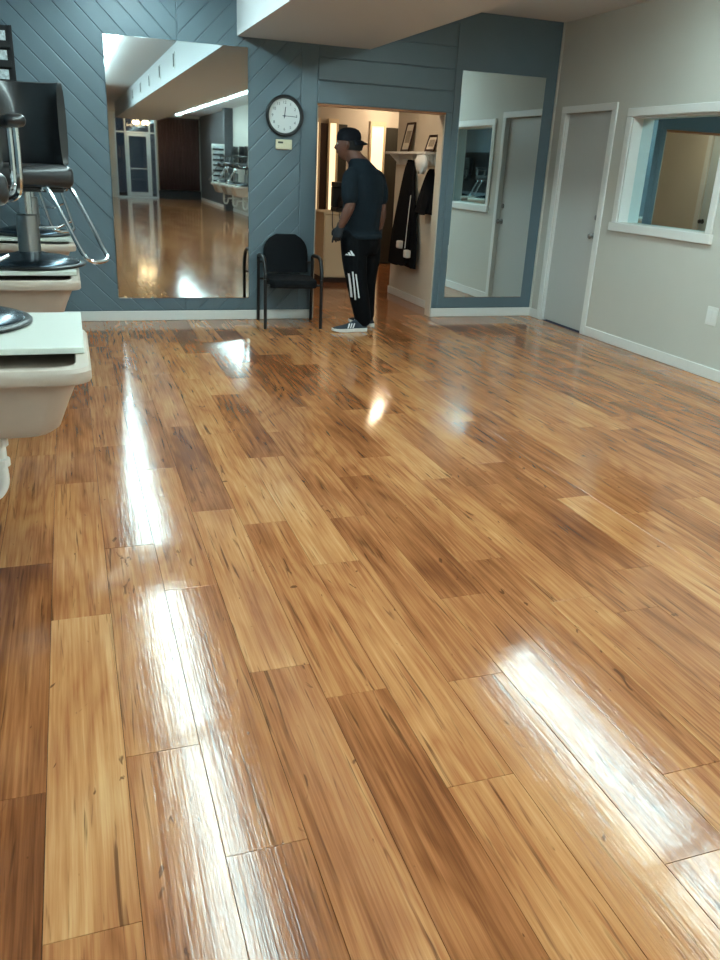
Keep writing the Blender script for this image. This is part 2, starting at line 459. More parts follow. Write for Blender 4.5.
win = B().box(XR+.105, XR+.109, WY0, WY1, WZ0, WZ1)
win = struct(win.put('window_1', MIRW)); win['label'] = 'white framed mirrored window in the right wall'
cs = B()
for (a, b) in ((WY0-.07, WY0), (WY1, WY1+.07)): cs.rbox(XR-.018, XR-.0005, a, b, WZ0-.001, WZ1, .004, 1)
cs.rbox(XR-.018, XR-.0005, WY0-.07, WY1+.07, WZ1+.0005, WZ1+.07, .004, 1)
cs.put('casing', WHITE_T, win)
cs = B().box(XR, XR+.104, WY0+.0005, WY0+.010, WZ0, WZ1).box(XR, XR+.104, WY1-.010, WY1-.0005, WZ0, WZ1).box(XR, XR+.104, WY0+.010, WY1-.010, WZ1-.010, WZ1-.0005)
cs.put('jamb', WHITE_T, win)
B().rbox(XR-.032, XR+.104, WY0-.085, WY1+.085, WZ0-.078, WZ0-.002, .006, 2).put('sill', WHITE_T, win)
op = thing('wall_outlet', 'white outlet plate low on the right wall under the mirrored window', 'outlet', (XR, 5.10, .48))
B().rbox(-.007, -.0005, -.06, .06, -.072, .072, .003, 1).put('plate', PVC, op)
for s in (-1, 1):
    q = B().rbox(-.010, -.0072, -.028+s*.027, .028+s*.027-.006, -.045, .045, .002, 1).put('socket', WHITE_T, op)

# ---- left wall, far wall with storefront
struct(B().box(XL-.12, XL, YF, D, 0, CEIL).put('wall_left', BLUE))
baseboard('baseboard_left', [(XL+.0005, XL+.015, YF+.02, D-.018)])
fw = B(); fw.box(XL, 1.72, YF-.12, YF, 0, CEIL).box(3.16, XR, YF-.12, YF, 0, CEIL).box(1.72, 3.16, YF-.12, YF, 2.80, CEIL)
struct(fw.put('wall_front', WALLW))
sd = thing('door_2', 'glass storefront entrance in pale aluminium frame', 'door', (0, YF, 0)); sd['kind'] = 'structure'; del sd['category']
fr = B()
for x in (1.72, 2.06, 2.90, 3.11): fr.box(x, x+.05, -.06, .03, 0, 2.80)
for z in (2.18, 2.75): fr.box(1.77, 3.11, -.06, .03, z, z+.05)
fr.box(1.77, 3.11, -.06, .03, 0, .06)
fr.put('frame', ALU, sd)
B().box(2.12, 2.89, -.03, .02, .07, .20).box(2.12, 2.20, -.03, .02, .20, 2.17).box(2.81, 2.89, -.03, .02, .20, 2.17).box(2.20, 2.81, -.03, .02, 2.08, 2.17).put('door_leaf', ALU, sd)
B().tube([(2.20, .06, 1.0), (2.81, .06, 1.0)], .014).put('push_bar', ALU, sd)
for (a, b, z0, z1) in ((2.20, 2.81, .2, 2.08), (1.77, 2.06, .06, 2.18), (2.95, 3.11, .06, 2.18), (1.77, 2.06, 2.23, 2.75), (2.11, 2.90, 2.23, 2.75), (2.95, 3.11, 2.23, 2.75)):
    B().box(a, b, -.012, -.006, z0, z1).put('pane', GLASS, sd)
struct(B().box(-3, 7, YF-5, YF-.12, -.06, -.02).put('ground_outside', mat('pavement', (70, 70, 72), .9)))
# dark curtain beside the entrance
ct = thing('curtain', 'long dark brown curtain hanging beside the glass entrance', 'curtain', (0, YF, 0))
v, f = [], []; n = 140
for i in range(n+1):
    x = 3.20+(XR-.06-3.20)*i/n; y = .13+.035*math.sin(i*.62)+.012*math.sin(i*.23)
    v += [(x, y, .32), (x, y, 2.72)]
for i in range(n): f.append((2*i, 2*i+2, 2*i+3, 2*i+1))
cme = mesh_from('cloth', v, f, True); c_o = put('cloth', cme, CURT, ct); sm = c_o.modifiers.new('thick', 'SOLIDIFY'); sm.thickness = .004
B().tube([(3.18, .13, 2.74), (XR-.02, .13, 2.74)], .014).put('rod', KICK, ct)
B().box(3.18, XR-.02, .002, .05, .001, .30).put('trim_6', KICK, None, loc=(0, YF, 0))['kind'] = 'structure'

B().box(XL+.0005, XL+.02, -7.0, -1.0, .95, 1.95).put('trim_8', KICK)['kind'] = 'structure'
# ---- fluorescent fixtures
def make_fixture():
    t = thing('ceiling_light', 'x', 'ceiling light')
    B().rbox(-.045, .045, -1.2, 1.2, -.050, -.0005, .006, 1).put('housing', HOUS, t)
    for x in (-.08, 0, .08): B().tube([(x, -1.17, -.078), (x, 1.17, -.078)], .021, 10).put('tube', DIFF, t, True)
    for s in (-1, 1): B().rbox(-.11, .11, s*1.185-.012, s*1.185+.012, -.104, -.0505, .004, 1).put('end_socket', HOUS, t)
    return t
fx = make_fixture(); first = True
spots = [(.62, 6.42-2.45*i, 'left') for i in range(5)] + [(3.60, 4.35-2.45*i, 'right') for i in range(8)]
ordl = ['nearest the back wall', 'second from the back wall', 'third from the back wall', 'fourth from the back wall', 'fifth from the back wall', 'sixth from the back wall', 'seventh from the back wall', 'farthest from the back wall']
for i, (x, y, side) in enumerate(spots):
    o = fx if first else copy_tree(fx); first = False
    o.location = (x, y, CEIL)
    k = i if side == 'left' else i-5
    tag(o, ('white fluorescent ceiling light over the sinks beside the soffit, ' if side == 'left' else 'white fluorescent ceiling light between soffit and white wall, ')+ordl[k], 'ceiling light', 'fluorescent ceiling lights')

# ================================================================== HALL beyond the opening
HY = D+WT; HX0, HX1, HYC, HYF, HZ = 2.05, 3.70, 9.50, 12.5, 2.40
hb = B(); hb.box(HX1, HX1+.1, HY, HYC, 0, HZ); hb.box(HX1+.1, 5.6, HYC-.1, HYC, 0, HZ); hb.box(5.6, 5.7, HYC-.1, HYF+.1, 0, HZ)
struct(hb.put('wall_hall_right', HALLW))
struct(B().box(HX0-.1, HX0, HY, 8.02, 0, HZ).box(HX0-.1, HX0, 8.02, 8.80, 2.03, HZ).box(HX0-.1, HX0, 8.80, HYF, 0, HZ).put('wall_hall_left', HALLW))
struct(B().box(HX0-.1, 5.7, HY, HYF+.1, HZ, HZ+.08).put('ceiling_hall', HALLW))
struct(B().box(HX0, 5.6, HYF, HYF+.1, 0, HZ).put('wall_hall_back', HALLW))
baseboard('baseboard_hall', [(HX1-.014, HX1-.0005, HY+.001, HYC), (HX1-.014, HX1+.1, HYC+.0005, HYC+.012)], WHITE_T, .085)
d3 = struct(B().rbox(HX0-.05, HX0-.012, 8.024, 8.796, .01, 2.026, .003, 1).put('door_3', mat('cool_white_door', (196, 206, 208), .45))); d3['label'] = 'white door in the left side of the hall'
B().box(HX0, HX0+.016, 8.80, 8.87, 0, 2.09).box(HX0, HX0+.016, 7.955, 8.02, 0, 2.09).box(HX0, HX0+.016, 8.02, 8.80, 2.03, 2.09).put('casing', WHITE_T, d3)
kb = B().lathe([(.006, 0), (.030, .001), (.030, .006), (.012, .010), (.010, .030), (.024, .038), (.028, .050), (.022, .062), (.004, .066)], 16)
kb.xf(Matrix.Translation((HX0-.012, 8.73, 1.0)) @ Matrix.Rotation(math.pi/2, 4, 'Y')); kb.put('knob', KICK, d3, True)
# far side of the hall: dark doors, and glowing strips added in place of lit door casings
def flatdoor(name, x0, x1, m, label):
    d = struct(B().rbox(x0, x1, HYF-.03, HYF-.001, .005, 2.02, .004, 1).put(name, m)); d['label'] = label
    return d
flatdoor('door_4', 3.625, 3.735, BROWND, 'brown door edge at the far end of the hall')
flatdoor('door_5', 3.905, 4.04, DARKD, 'dark door at the far end of the hall behind the man')
d6 = flatdoor('door_6', 4.66, 5.25, DARKD, 'dark grey door at the far right of the hall')
def glowstrip(name, x0, x1, label):
    w = struct(B().box(x0+.03, x1-.03, HYF-.020, HYF-.001, .30, 2.03).put(name, GLOWC)); w['label'] = label
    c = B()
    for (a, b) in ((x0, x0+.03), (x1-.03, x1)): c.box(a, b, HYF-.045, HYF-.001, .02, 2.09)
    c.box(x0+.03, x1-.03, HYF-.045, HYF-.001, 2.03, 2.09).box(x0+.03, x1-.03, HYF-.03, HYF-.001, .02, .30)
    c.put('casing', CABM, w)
glowstrip('glow_strip_2', 3.74, 3.90, 'added warm glowing strip for a lit door casing at the far end of the hall, left')
glowstrip('glow_strip_3', 4.40, 4.655, 'added warm glowing strip for a lit door casing at the far end of the hall behind the man')
glowstrip('glow_strip_4', 3.50, 3.62, 'added warm glowing strip for a lit door casing at the left edge of the opening')
hl = thing('hall_ceiling_lamp', 'round warm white ceiling lamp inside the hall', 'ceiling light', (2.80, 8.36, HZ))
B().lathe([(.09, -.0005), (.09, -.02), (.085, -.022)], 20).put('base', HOUS, hl, True)
B().lathe([(.084, -.0225), (.082, -.05), (.06, -.075), (.02, -.085)], 20).put('shade', mat('warm_shade', (255, 235, 200), .5, emit=(1, .78, .54), strength=110), hl, True)
hl2 = copy_tree(hl); hl2.location = (4.55, 12.0, HZ); hl2['label'] = 'round warm white ceiling lamp deep in the hall by the dark doors'
# cream cabinet with black machine
cb = thing('cabinet', 'cream low cabinet standing in the hall beyond the opening', 'cabinet', (3.08, 10.3, 0))
B().box(0, .62, .02, .60, .07, .86).put('body', CABM, cb)
B().box(.03, .60, .05, .58, .001, .07).put('plinth', BROWND, cb)
B().rbox(-.015, .635, -.005, .61, .861, .888, .005, 1).put('worktop', CABM, cb)
for x in (.01, .315):
    dd = B().rbox(x, x+.295, .001, .019, .08, .85, .004, 1).put('door', CABM, cb)
    B().rbox(x+.255 if x < .1 else x+.02, x+.275 if x < .1 else x+.04, -.018, .0005, .60, .72, .004, 1).put('handle', STEEL, dd)
cm = thing('coffee_machine', 'black boxy machine standing on the cream hall cabinet', 'coffee maker', (3.36, 10.52, .889))
B().rbox(-.10, .12, -.12, .14, 0, .05, .01, 2).put('base', BLACKP, cm)
B().rbox(-.10, .12, .04, .14, .0505, .30, .01, 2).put('body', BLACKP, cm)
B().rbox(-.10, .12, -.10, .14, .3005, .36, .01, 2).put('head', BLACKP, cm)
B().lathe([(.05, 0), (.062, .02), (.060, .10), (.045, .13)], 16, (.01, -.045, .052)).put('jug', KICK, cm, True)
cd = tag(B().tube([(3.27, 10.45, .895), (3.20, 10.36, .93), (3.175, 10.285, .90), (3.18, 10.28, .72), (3.22, 10.275, .60), (3.26, 10.275, .66), (3.27, 10.275, .80), (3.262, 10.285, .893)], .006, 6, smooth=6).put('power_cord', BLACKP, None, True),
    'thin black cord hanging over the edge of the cream cabinet', 'cord')

# coat shelf
sh = thing('coat_shelf', 'white wooden coat shelf with pegs on the hall wall', 'shelf', (HX1, 9.0, 1.6))
B().rbox(-.15, -.0005, -.70, .49, 0, .026, .006, 2).put('shelf_board', WHITE_T, sh)
B().rbox(-.020, -.0006, -.68, .45, -.11, -.0005, .004, 1).put('peg_rail', WHITE_T, sh)
for y in (-.60, .38): B().add([(-.02, y-.01, -.001), (-.13, y-.01, -.001), (-.02, y-.01, -.10), (-.02, y+.01, -.001), (-.13, y+.01, -.001), (-.02, y+.01, -.10)], [(0, 1, 2), (5, 4, 3), (0, 3, 4, 1), (1, 4, 5, 2), (2, 5, 3, 0)]).put('bracket', WHITE_T, sh)
for y in (-.45, -.18, .09): B().tube([(-.02, y, -.06), (-.07, y, -.052), (-.078, y, -.035)], .008, 8).put('peg', WHITE_T, sh)
def picture(label, yc, w, h, lean):
    p = thing('picture_frame', label, 'picture frame', (HX1-.075, yc, 1.6265)); p.rotation_euler = (0, lean, 0)
    b = B(); e = .022
    b.box(-.012, 0, -w/2, w/2, 0, e).box(-.012, 0, -w/2, w/2, h-e, h).box(-.012, 0, -w/2, -w/2+e, e, h-e).box(-.012, 0, w/2-e, w/2, e, h-e)
    b.put('frame', FRAMEW, p); B().box(-.006, -.002, -w/2+e, w/2-e, e, h-e).put('picture', PAPER, p)
    B().box(-.0075, -.0062, -w/2+e+.03, w/2-e-.03, h*.3, h*.72).put('print', mat('print_grey', (150, 140, 126), .8, noise=.25, nscale=60), p)
picture('tall dark framed picture leaning on the coat shelf', 9.06, .24, .31, .22)
picture('small dark framed picture leaning at the near end of the coat shelf', 8.37, .24, .17, .30)

def drape(label, y0, y1, ztop, zbot, name, seed, flare=1.0, depth=.13, jag=.06, x_off=.03):
    """a garment hanging from a peg: a closed, folded, tapering bag of cloth"""
    t = thing(name, label, 'coat', (HX1-x_off, (y0+y1)/2, zbot), group=None)
    R = []; n = 28; rn = random.Random(seed); ph = [rn.uniform(0, 6) for _ in range(4)]; H_ = ztop-zbot
    for i in range(15):
        s = i/14; zz = H_*(1-s); w = (y1-y0)/2*(.20+.80*min(1, s*1.4)**.75*flare); dp = depth*(.35+.65*s**.6)
        ring = []
        for j in range(n):
            a = 2*math.pi*j/n
            fold = 1+.16*s*math.sin(5*a+ph[0])+.08*s*math.sin(9*a+ph[1]+s*2)
            hz = zz + (jag*math.sin(3*a+ph[2])*s**4 + jag*.5*math.sin(7*a+ph[3])*s**4)
            xx = -dp/2 + dp/2*math.cos(a)*fold
            ring.append((min(xx, -.002), w*math.sin(a)*fold, max(0.0, hz)))
        R.append(ring)
    b = B().loft(R); b.put('cloth', CLOTH, t, True); return t
c1 = drape('long black coat with white cuffs hanging from the coat shelf', 8.58, 9.26, 1.545, .40, 'coat', 3)
for (yy, zz) in ((-.10, .20), (-.33, .12)): 
    B().rbox(-.165, -.10, yy-.045, yy+.045, zz, zz+.085, .015, 2).put('cuff', WHITEC, c1)
B().tube([(-.12, -.30, .78), (-.14, -.31, .5), (-.15, -.30, .22)], .0045, 6, smooth=5).put('piping', WHITEC, c1)
c2 = drape('short black bag-like jacket hanging nearest the opening', 8.12, 8.50, 1.46, 1.00, 'jacket', 9, 1.0, .14, .03, x_off=.032)
wc = thing('white_cap', 'white cloth cap hanging at the near end of the coat shelf', 'cap', (HX1-.21, 8.24, 1.42))
R = []
for i in range(8):
    s = i/7; R.append([(.05*math.cos(a)*(.35+.65*math.sin(math.pi*(.15+.8*s))), .13*math.sin(a)*(.35+.65*math.sin(math.pi*(.15+.75*s))), .17*(1-s)+.02*math.sin(3*a)*s) for a in [2*math.pi*j/18 for j in range(18)]])
B().loft(R).put('cloth', WHITEC, wc, True)
B().tube([(0, 0, .165), (.05, 0, .19), (.09, 0, .13)], .006, 6).put('loop', WHITEC, wc)

# ================================================================== THINGS ON THE BACK WALL
YM = D-BT-.001
def wall_mirror(label, x0, x1, z0, z1):
    m = thing('wall_mirror', label, 'mirror', ((x0+x1)/2, YM, z0), group='mirrors on the blue wall'); w = (x1-x0)/2; h = z1-z0
    B().box(-w, w, -.006, 0, 0, h).put('backing', MEDGE, m)
    e = .004
    b = B(); b.add([(-w, -.0062, 0), (w, -.0062, 0), (w, -.0062, h), (-w, -.0062, h), (-w+e, -.0085, e), (w-e, -.0085, e), (w-e, -.0085, h-e), (-w+e, -.0085, h-e)],
          [(4, 5, 6, 7), (0, 1, 5, 4), (1, 2, 6, 5), (2, 3, 7, 6), (3, 0, 4, 7)])
    b.put('glass', MIRROR, m)
    for x in (-w*.5, w*.5): B().rbox(x-.012, x+.012, -.012, -.0005, -.010, .006, .002, 1).put('clip', MEDGE, m)
wall_mirror('tall wide frameless wall mirror beside the clock', .370, 1.588, .210, 2.372)
wall_mirror('tall narrow frameless wall mirror between the opening and the white wall', 3.669, 4.587, .205, 2.355)

ck = thing('wall_clock', 'round black rimmed wall clock above the thermostat', 'clock', (1.921, D-BT-.001, 1.845))
RX = Matrix.Rotation(math.pi/2, 4, 'X')
B().lathe([(.160, .0), (.173, .004), (.174, .030), (.165, .040), (.150, .038), (.146, .022), (.145, .010)], 48).xf(RX).put('rim', BLACKP, ck, True)
B().lathe([(.1445, .008), (.1445, .014), (.144, .0145)], 48).xf(RX).put('dial', FACE, ck)
def text_mesh(s, size):
    cu = bpy.data.curves.new('t', 'FONT'); cu.body = s; cu.size = size; cu.align_x = 'CENTER'; cu.align_y = 'CENTER'; cu.extrude = .0004
    ob = bpy.data.objects.new('t', cu); COL.objects.link(ob); bpy.context.view_layer.update()
    me = bpy.data.meshes.new_from_object(ob.evaluated_get(bpy.context.evaluated_depsgraph_get())); bpy.data.objects.remove(ob); return me
DARKN = mat('numeral_black', (60, 72, 84), .6)
for k in range(1, 13):
    a = math.radians(90-30*k); me = text_mesh(str(k), .034); me.name = 'numeral'
    put('numeral', me, DARKN, ck, loc=(.112*math.cos(a), -.0152, .112*math.sin(a)), rot=(math.pi/2, 0, 0))
def hand(name, ang, L_, w):
    B().box(-w/2, w/2, -.0175, -.0165, -.02, L_).put(name, DARKN, ck, rot=(0, ang, 0))
hand('hour_hand', math.radians(7), .075, .007); hand('minute_hand', math.radians(92), .115, .005)
B().lathe([(.009, .0158), (.009, .019), (.004, .020)], 16).xf(RX).put('hub', DARKN, ck)
tm = thing('thermostat', 'small cream thermostat under the wall clock', 'thermostat', (1.917, D-BT-.001, 1.604))
B().rbox(-.076, .076, -.028, 0, -.043, .043, .006, 2).put('case', CREAM, tm)
B().rbox(-.058, -.010, -.0305, -.0282, .008, .024, .001, 1).put('display', LCD, tm)
B().rbox(.02, .05, -.0305, -.0282, .004, .026, .001, 1).put('button', CREAM, tm)

def rack(label, loc, rz, tiers=5, fm=None):
    r = thing('magazine_rack', label, 'rack', loc, rz, 'wall racks')
    w, h = .17, .14*tiers
    b = B()
    for s in (-1, 1): b.box(s*w-.012, s*w+.012, -.03, 0, 0, h+.03)
    b.box(-w, w, -.006, -.001, 0, h+.03); b.put('frame', fm or WHITE_T, r)
    for i in range(tiers):
        q = B().box(-w+.014, w-.014, -.055, -.05, i*.14+.005, i*.14+.055).box(-w+.014, w-.014, -.05, -.0065, i*.14+.005, i*.14+.010).put('pocket', KICK, r)
        mg = put('magazine', B().box(-w+.03, w-.04, -.030, -.020, i*.14+.011, i*.14+.128).mesh('magazine'), mat('magazine_%d' % i, (205, 214, 216), .35, noise=.5, nscale=22+5*i), r)
rack('dark tiered magazine rack on the blue wall above the sinks', (-.505, D-BT-.001, 1.635), 0, 5, KICK)

# ================================================================== GUEST CHAIR
gc = thing('guest_chair', 'black guest armchair standing against the blue wall under the clock', 'chair', (1.918, 7.515, 0), math.radians(-4))
def seat_ring(z, k):
    return [(x*k, y*k-.02, z) for x, y, _ in rrect(-.225, .225, -.235, .225, .07, 0, 4)]
B().loft([seat_ring(.375, .90), seat_ring(.378, .97), seat_ring(.395, 1.0), seat_ring(.430, 1.0), seat_ring(.448, .96), seat_ring(.452, .85)]).put('seat', BLACKF, gc, True)
R = []
for i in range(11):                       # shield back, rounded top, slightly curved
    s = i/10; z = .47+.345*s; w = .215*(1 if s < .45 else math.sqrt(max(.06, 1-((s-.45)/.60)**2.4))); y = .185+.07*s
    ring = []
    for j in range(16):
        a = 2*math.pi*j/16; c_, s_ = math.cos(a), math.sin(a)
        xx = w*(abs(c_)**.55)*(1 if c_ > 0 else -1); ring.append((xx, y-.022*(abs(s_)**.7)*(1 if s_ > 0 else -1)-.03*(1-(xx/.215)**2)+.02, z))
    R.append(ring)
B().loft(R).put('backrest', BLACKF, gc, True)
for s in (-1, 1):
    x = s*.262
    B().tube([(x, -.215, .45), (x, -.217, .001)], .0155, 10).put('leg', BLACKP, gc, True)
    B().tube([(x, .225, .60), (x, .228, .40), (x, .248, .001)], .0155, 10).put('leg', BLACKP, gc, True)
    B().tube([(x, -.215, .4505), (x, -.20, .54), (x, -.15, .612), (x, -.06, .635), (x, .10, .632), (x, .19, .622), (x, .225, .601)], .0175, 10, smooth=5).put('armrest', BLACKP, gc, True)
    B().tube([(x, -.212, .40), (s*.20, -.2, .395)], .010, 8).put('seat_bracket', BLACKP, gc)
    B().tube([(x, .226, .56), (s*.19, .215, .56)], .010, 8).put('back_bracket', BLACKP, gc)
B().tube([(-.25, .228, .40), (.25, .228, .40)], .011, 8).put('rear_rail', BLACKP, gc)

# ================================================================== SINKS, BOARDS, SALON CHAIRS
def make_sink():
    """origin on the floor at the wall, bowl reaching towards +x"""
    s = thing('utility_sink', 'x', 'sink')
    O = lambda d, z, r=.07: rrect(.055+d, .828-d, -.35+d, .35-d, max(.02, r), z, 4)
    T = lambda k, z: rrect(.055+.05+.035*k, .828-.04-.07*k, -.35+.05+.035*k, .35-.05-.035*k, .07, z, 4)
    rings = [O(.004, .770), O(0, .778), O(0, .808), O(.008, .818), O(.045, .819), O(.055, .806)]
    B().loft([O(.045, .770), O(.004, .770), O(0, .778), O(0, .808), O(.008, .8185), O(.045, .8185), O(.050, .808), O(.050, .770)], False).put('rim', TUBM, s, True)
    b = B().loft([T(0, .7695), T(.5, .69), T(1, .60), [(x, y, .578) for x, y, z in T(1.4, 0)], [(x, y, .572) for x, y, z in T(2.2, 0)]])
    b.put('basin', TUBM, s, True)
    B().box(.003, .05, -.33, .33, .62, .818).put('back_ledge', TUBM, s)
    pcs = B().tube([(.50, 0, .571), (.50, 0, .40)], .024, 12)
    pcs.tube([(.50, 0, .40), (.50, .0, .33), (.47, 0, .285), (.42, 0, .285), (.39, 0, .33), (.38, 0, .39), (.34, 0, .42), (.02, 0, .42)], .022, 12, smooth=5)
    dt = pcs.put('drain_pipe', PVC, s, True)
    for z in (.395, .47): B().lathe([(.026, 0), (.033, .003), (.033, .028), (.026, .031)], 12, (.50, 0, z)).put('slip_nut', PVC, dt)
    for y in (-.24, .24): B().box(.0, .30, y-.012, y+.012, .545, .571).put('wall_bracket', STEEL, s)
    return s
def make_board():
    b = B().rbox(0, .745, -.335, .335, 0, .022, .0025, 1).put('laminate_board', LAM); return b
def make_salon_chair(arms=True, foot=0):
    """origin under the base, facing -y"""
    c = thing('salon_chair', 'x', 'chair')
    B().lathe([(.270, 0), (.292, .004), (.295, .014), (.288, .020), (.27, .0215)], 40).put('base_ring', BLACKP, c, True)
    B().lathe([(.269, .0216), (.262, .030), (.18, .052), (.09, .066), (.062, .075)], 40).put('base', mat('base_steel', (62, 74, 84), .22, .85), c, True)
    B().lathe([(.060, .0755), (.058, .27), (.050, .275)], 20).put('column', STEEL, c, True)
    B().lathe([(.034, .2755), (.034, .398), (.030, .399)], 16).put('piston', CHROME, c, True)
    B().tube([(.055, .02, .20), (.16, .05, .20), (.24, .07, .235)], .008, 8).put('pump_lever', CHROME, c)
    B().rbox(-.19, .19, -.19, .19, .3995, .425, .006, 1).put('seat_plate', BLACKP, c)
    B().rbox(-.24, .24, -.26, .24, .4255, .535, .035, 3).put('seat', VINYL, c, True)
    R = []
    for i in range(9):
        s = i/8; ring = []; hw = .245; zc = [.535, .545, .61, .70, .79, .86, .915, .955, .96][i]; th = [.02, .035, .045, .050, .050, .046, .04, .026, .01][i]
        for j in range(13):                       # outer arc
            a = math.radians(-72+144*j/12); rr = .27+th*.5; ring.append((rr*math.sin(a)*.95, .06+.19*math.cos(a)*1.25*(rr/.27)+.03*s, zc))
        for j in range(12, -1, -1):
            a = math.radians(-72+144*j/12); rr = .27-th*.5; ring.append((rr*math.sin(a)*.95, .06+.19*math.cos(a)*1.25*(rr/.27)+.03*s, zc))
        R.append(ring)
    B().loft(R).put('backrest', VINYL, c, True)
    for s in (-1, 1) if arms else ():
        ar = B().rbox(s*.285-.035, s*.285+.035, -.20, .10, .675, .715, .018, 3).put('armrest', VINYL, c, True)
        B().tube([(s*.285, -.16, .674), (s*.285, -.165, .58), (s*.28, -.15, .47), (s*.25, -.05, .440), (s*.28, .06, .47), (s*.285, .07, .58), (s*.285, .07, .674)], .011, 8, smooth=6).put('arm_tube', CHROME, ar, True)
    fr = B().tube([(-.085, -.215, .412), (-.085, -.27, .405), (-.085, -.45, .13), (-.07, -.495, .075), (0, -.505, .06), (.07, -.495, .075), (.085, -.45, .13), (.085, -.27, .405), (.085, -.215, .412)], .0115, 8, smooth=6)
    fr.put('footrest', CHROME, c, True, rot=(0, 0, math.radians(foot)))
    return c
sk, bd, sc_, sn_ = make_sink(), make_board(), make_salon_chair(), make_salon_chair(False, 40)
def place(o, loc, rz, label, cat, group, used=set()):
    c = o if o.name not in used else copy_tree(o); used.add(o.name)
    c.location = loc; c.rotation_euler = (0, 0, rz); tag(c, label, cat, group); return c
near = ['nearest', 'middle', 'farthest']
for i, y in enumerate((2.93, 4.87, 6.74)):
    place(sk, (XL+.001, y, 0), 0, ['beige plastic utility sink nearest the viewer under a white board', 'beige plastic utility sink in the middle of the left row', 'beige plastic utility sink at the blue back wall'][i], 'sink', 'utility sinks along the left wall')
    place(bd, (XL+.068, y+.215 if i == 0 else y+.20, .8195), 0, ['white laminate board laid over the nearest sink', 'white laminate board laid over the middle sink', 'white laminate board laid over the sink at the blue wall'][i], 'board', 'white boards on the sinks')
BZ = .8195+.0225
place(sc_, (-.455, 3.26, BZ), math.radians(8), 'black salon chair parked on the nearest sink board, cut off by the picture edge', 'chair', 'salon chairs parked on the sinks')
c2_ = place(sn_, (-.225, 5.02, BZ), math.radians(6), 'black salon chair with chrome footrest parked on the middle sink board', 'chair', 'salon chairs parked on the sinks')
place(sn_, (-.275, 6.93, BZ), math.radians(-12), 'black salon chair parked on the sink board at the blue wall', 'chair', 'salon chairs parked on the sinks')
for i, y in enumerate((-5.9, -7.3, -8.7)):
    w = ['first', 'second', 'third'][i]
    place(sk, (XR, y, 0), math.pi, 'beige utility sink on the right wall, %s from the back, seen in the mirror' % w, 'sink', 'utility sinks along the right wall')
    place(bd, (XR-.068, y, .8195), math.pi, 'white board on the right wall sink, %s from the back, seen in the mirror' % w, 'board', 'white boards on the right sinks')
    place(sc_ , (XR-.43, y+.12, BZ), math.radians([-70, -95, -80][i]), 'black salon chair on the right wall sink, %s from the back, seen in the mirror' % w, 'chair', 'salon chairs on the right sinks')
for i, y in enumerate((-2.0, -3.7, -5.4)):
    w = ['first', 'second', 'third'][i]
    place(sk, (XL+.001, y, 0), 0, 'beige utility sink on the left wall behind the viewer, %s from the viewer' % w, 'sink', 'utility sinks behind the viewer')
    place(bd, (XL+.068, y, .8195), 0, 'white board on the left sink behind the viewer, %s from the viewer' % w, 'board', 'white boards behind the viewer')
    place(sc_, (XL+.43, y, BZ), math.radians([70, 100, 85][i]), 'black salon chair on the left sink behind the viewer, %s from the viewer' % w, 'chair', 'salon chairs behind the viewer')
rack('white tiered rack standing on the farthest right sink board, seen in the mirror', (XR-.60, -9.0, BZ+.001), math.pi, 7)
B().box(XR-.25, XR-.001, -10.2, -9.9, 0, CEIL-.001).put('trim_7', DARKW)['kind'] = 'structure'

# chandelier near the entrance
ch = thing('chandelier', 'small warm glowing chandelier near the glass entrance', 'chandelier', (2.52, -14.9, 0))
B().tube([(0, 0, CEIL-.001), (0, 0, 2.50)], .008, 6).put('stem', BRASS, ch)
B().lathe([(.02, 0), (.05, .01), (.05, .02), (.02, .03)], 12, (0, 0, 2.47)).put('hub', BRASS, ch)
for k in range(6):
    a = k*math.pi/3; x, y = math.cos(a), math.sin(a)
    B().tube([(0, 0, 2.48), (.12*x, .12*y, 2.42), (.22*x, .22*y, 2.44)], .007, 6, smooth=4).put('arm', BRASS, ch)
    B().lathe([(.012, 0), (.038, .03), (.042, .055), (.03, .085), (.008, .10)], 10, (.22*x, .22*y, 2.435)).put('bulb', BULB, ch, True)
# ================================================================== PERSON
pm = thing('person', 'man in dark shirt, black track pants and backward cap standing at the opening', 'person', (2.50, 7.27, 0))
def ell(c, U, V, n=20): return [Vector(c)+Vector(U)*math.cos(2*math.pi*j/n)+Vector(V)*math.sin(2*math.pi*j/n) for j in range(n)]
def limb(b, pts, rad, n=14, smooth=4):
    """round-ended tapering limb"""
    P = [Vector(p) for p in pts]; R_ = [Vector((r, 0, 0)) for r in rad]
    P = catmull(P, smooth); rr = [max(.002, v.x) for v in catmull(R_, smooth)]
    d0 = (P[0]-P[1]).normalized(); d1 = (P[-1]-P[-2]).normalized()
    P = [P[0]+d0*rr[0]*.9, P[0]+d0*rr[0]*.6]+P+[P[-1]+d1*rr[-1]*.6, P[-1]+d1*rr[-1]*.9]
    rr = [rr[0]*.3, rr[0]*.78]+rr+[rr[-1]*.78, rr[-1]*.3]
    return b.tube(P, rr, n)
def blob(b, name, m, parent, voxel, sm=4):
    o = b.put(name, m, parent)
    r = o.modifiers.new('union', 'REMESH'); r.mode = 'VOXEL'; r.voxel_size = voxel; r.use_smooth_shade = True
    s = o.modifiers.new('relax', 'SMOOTH'); s.iterations = sm; s.factor = .5
    return o
SH = Vector((.85, .53, 0)); FD = Vector((-.53, .85, 0)); HD = Vector((-.92, .39, 0)); HS = Vector((.39, .92, 0))
def torso(b, secs, grow):
    b.loft([ell((x, y, z), SH*(w+grow), FD*(d+grow)) for z, x, y, w, d in secs])
TS = [(.80, .02, 0, .165, .125), (.90, .02, 0, .175, .140), (1.00, .02, .005, .178, .152), (1.12, .03, .005, .182, .150), (1.25, .035, 0, .195, .138), (1.33, .035, 0, .200, .124), (1.39, .03, 0, .178, .112), (1.44, .012, .002, .130, .098), (1.485, -.015, .008, .092, .084)]
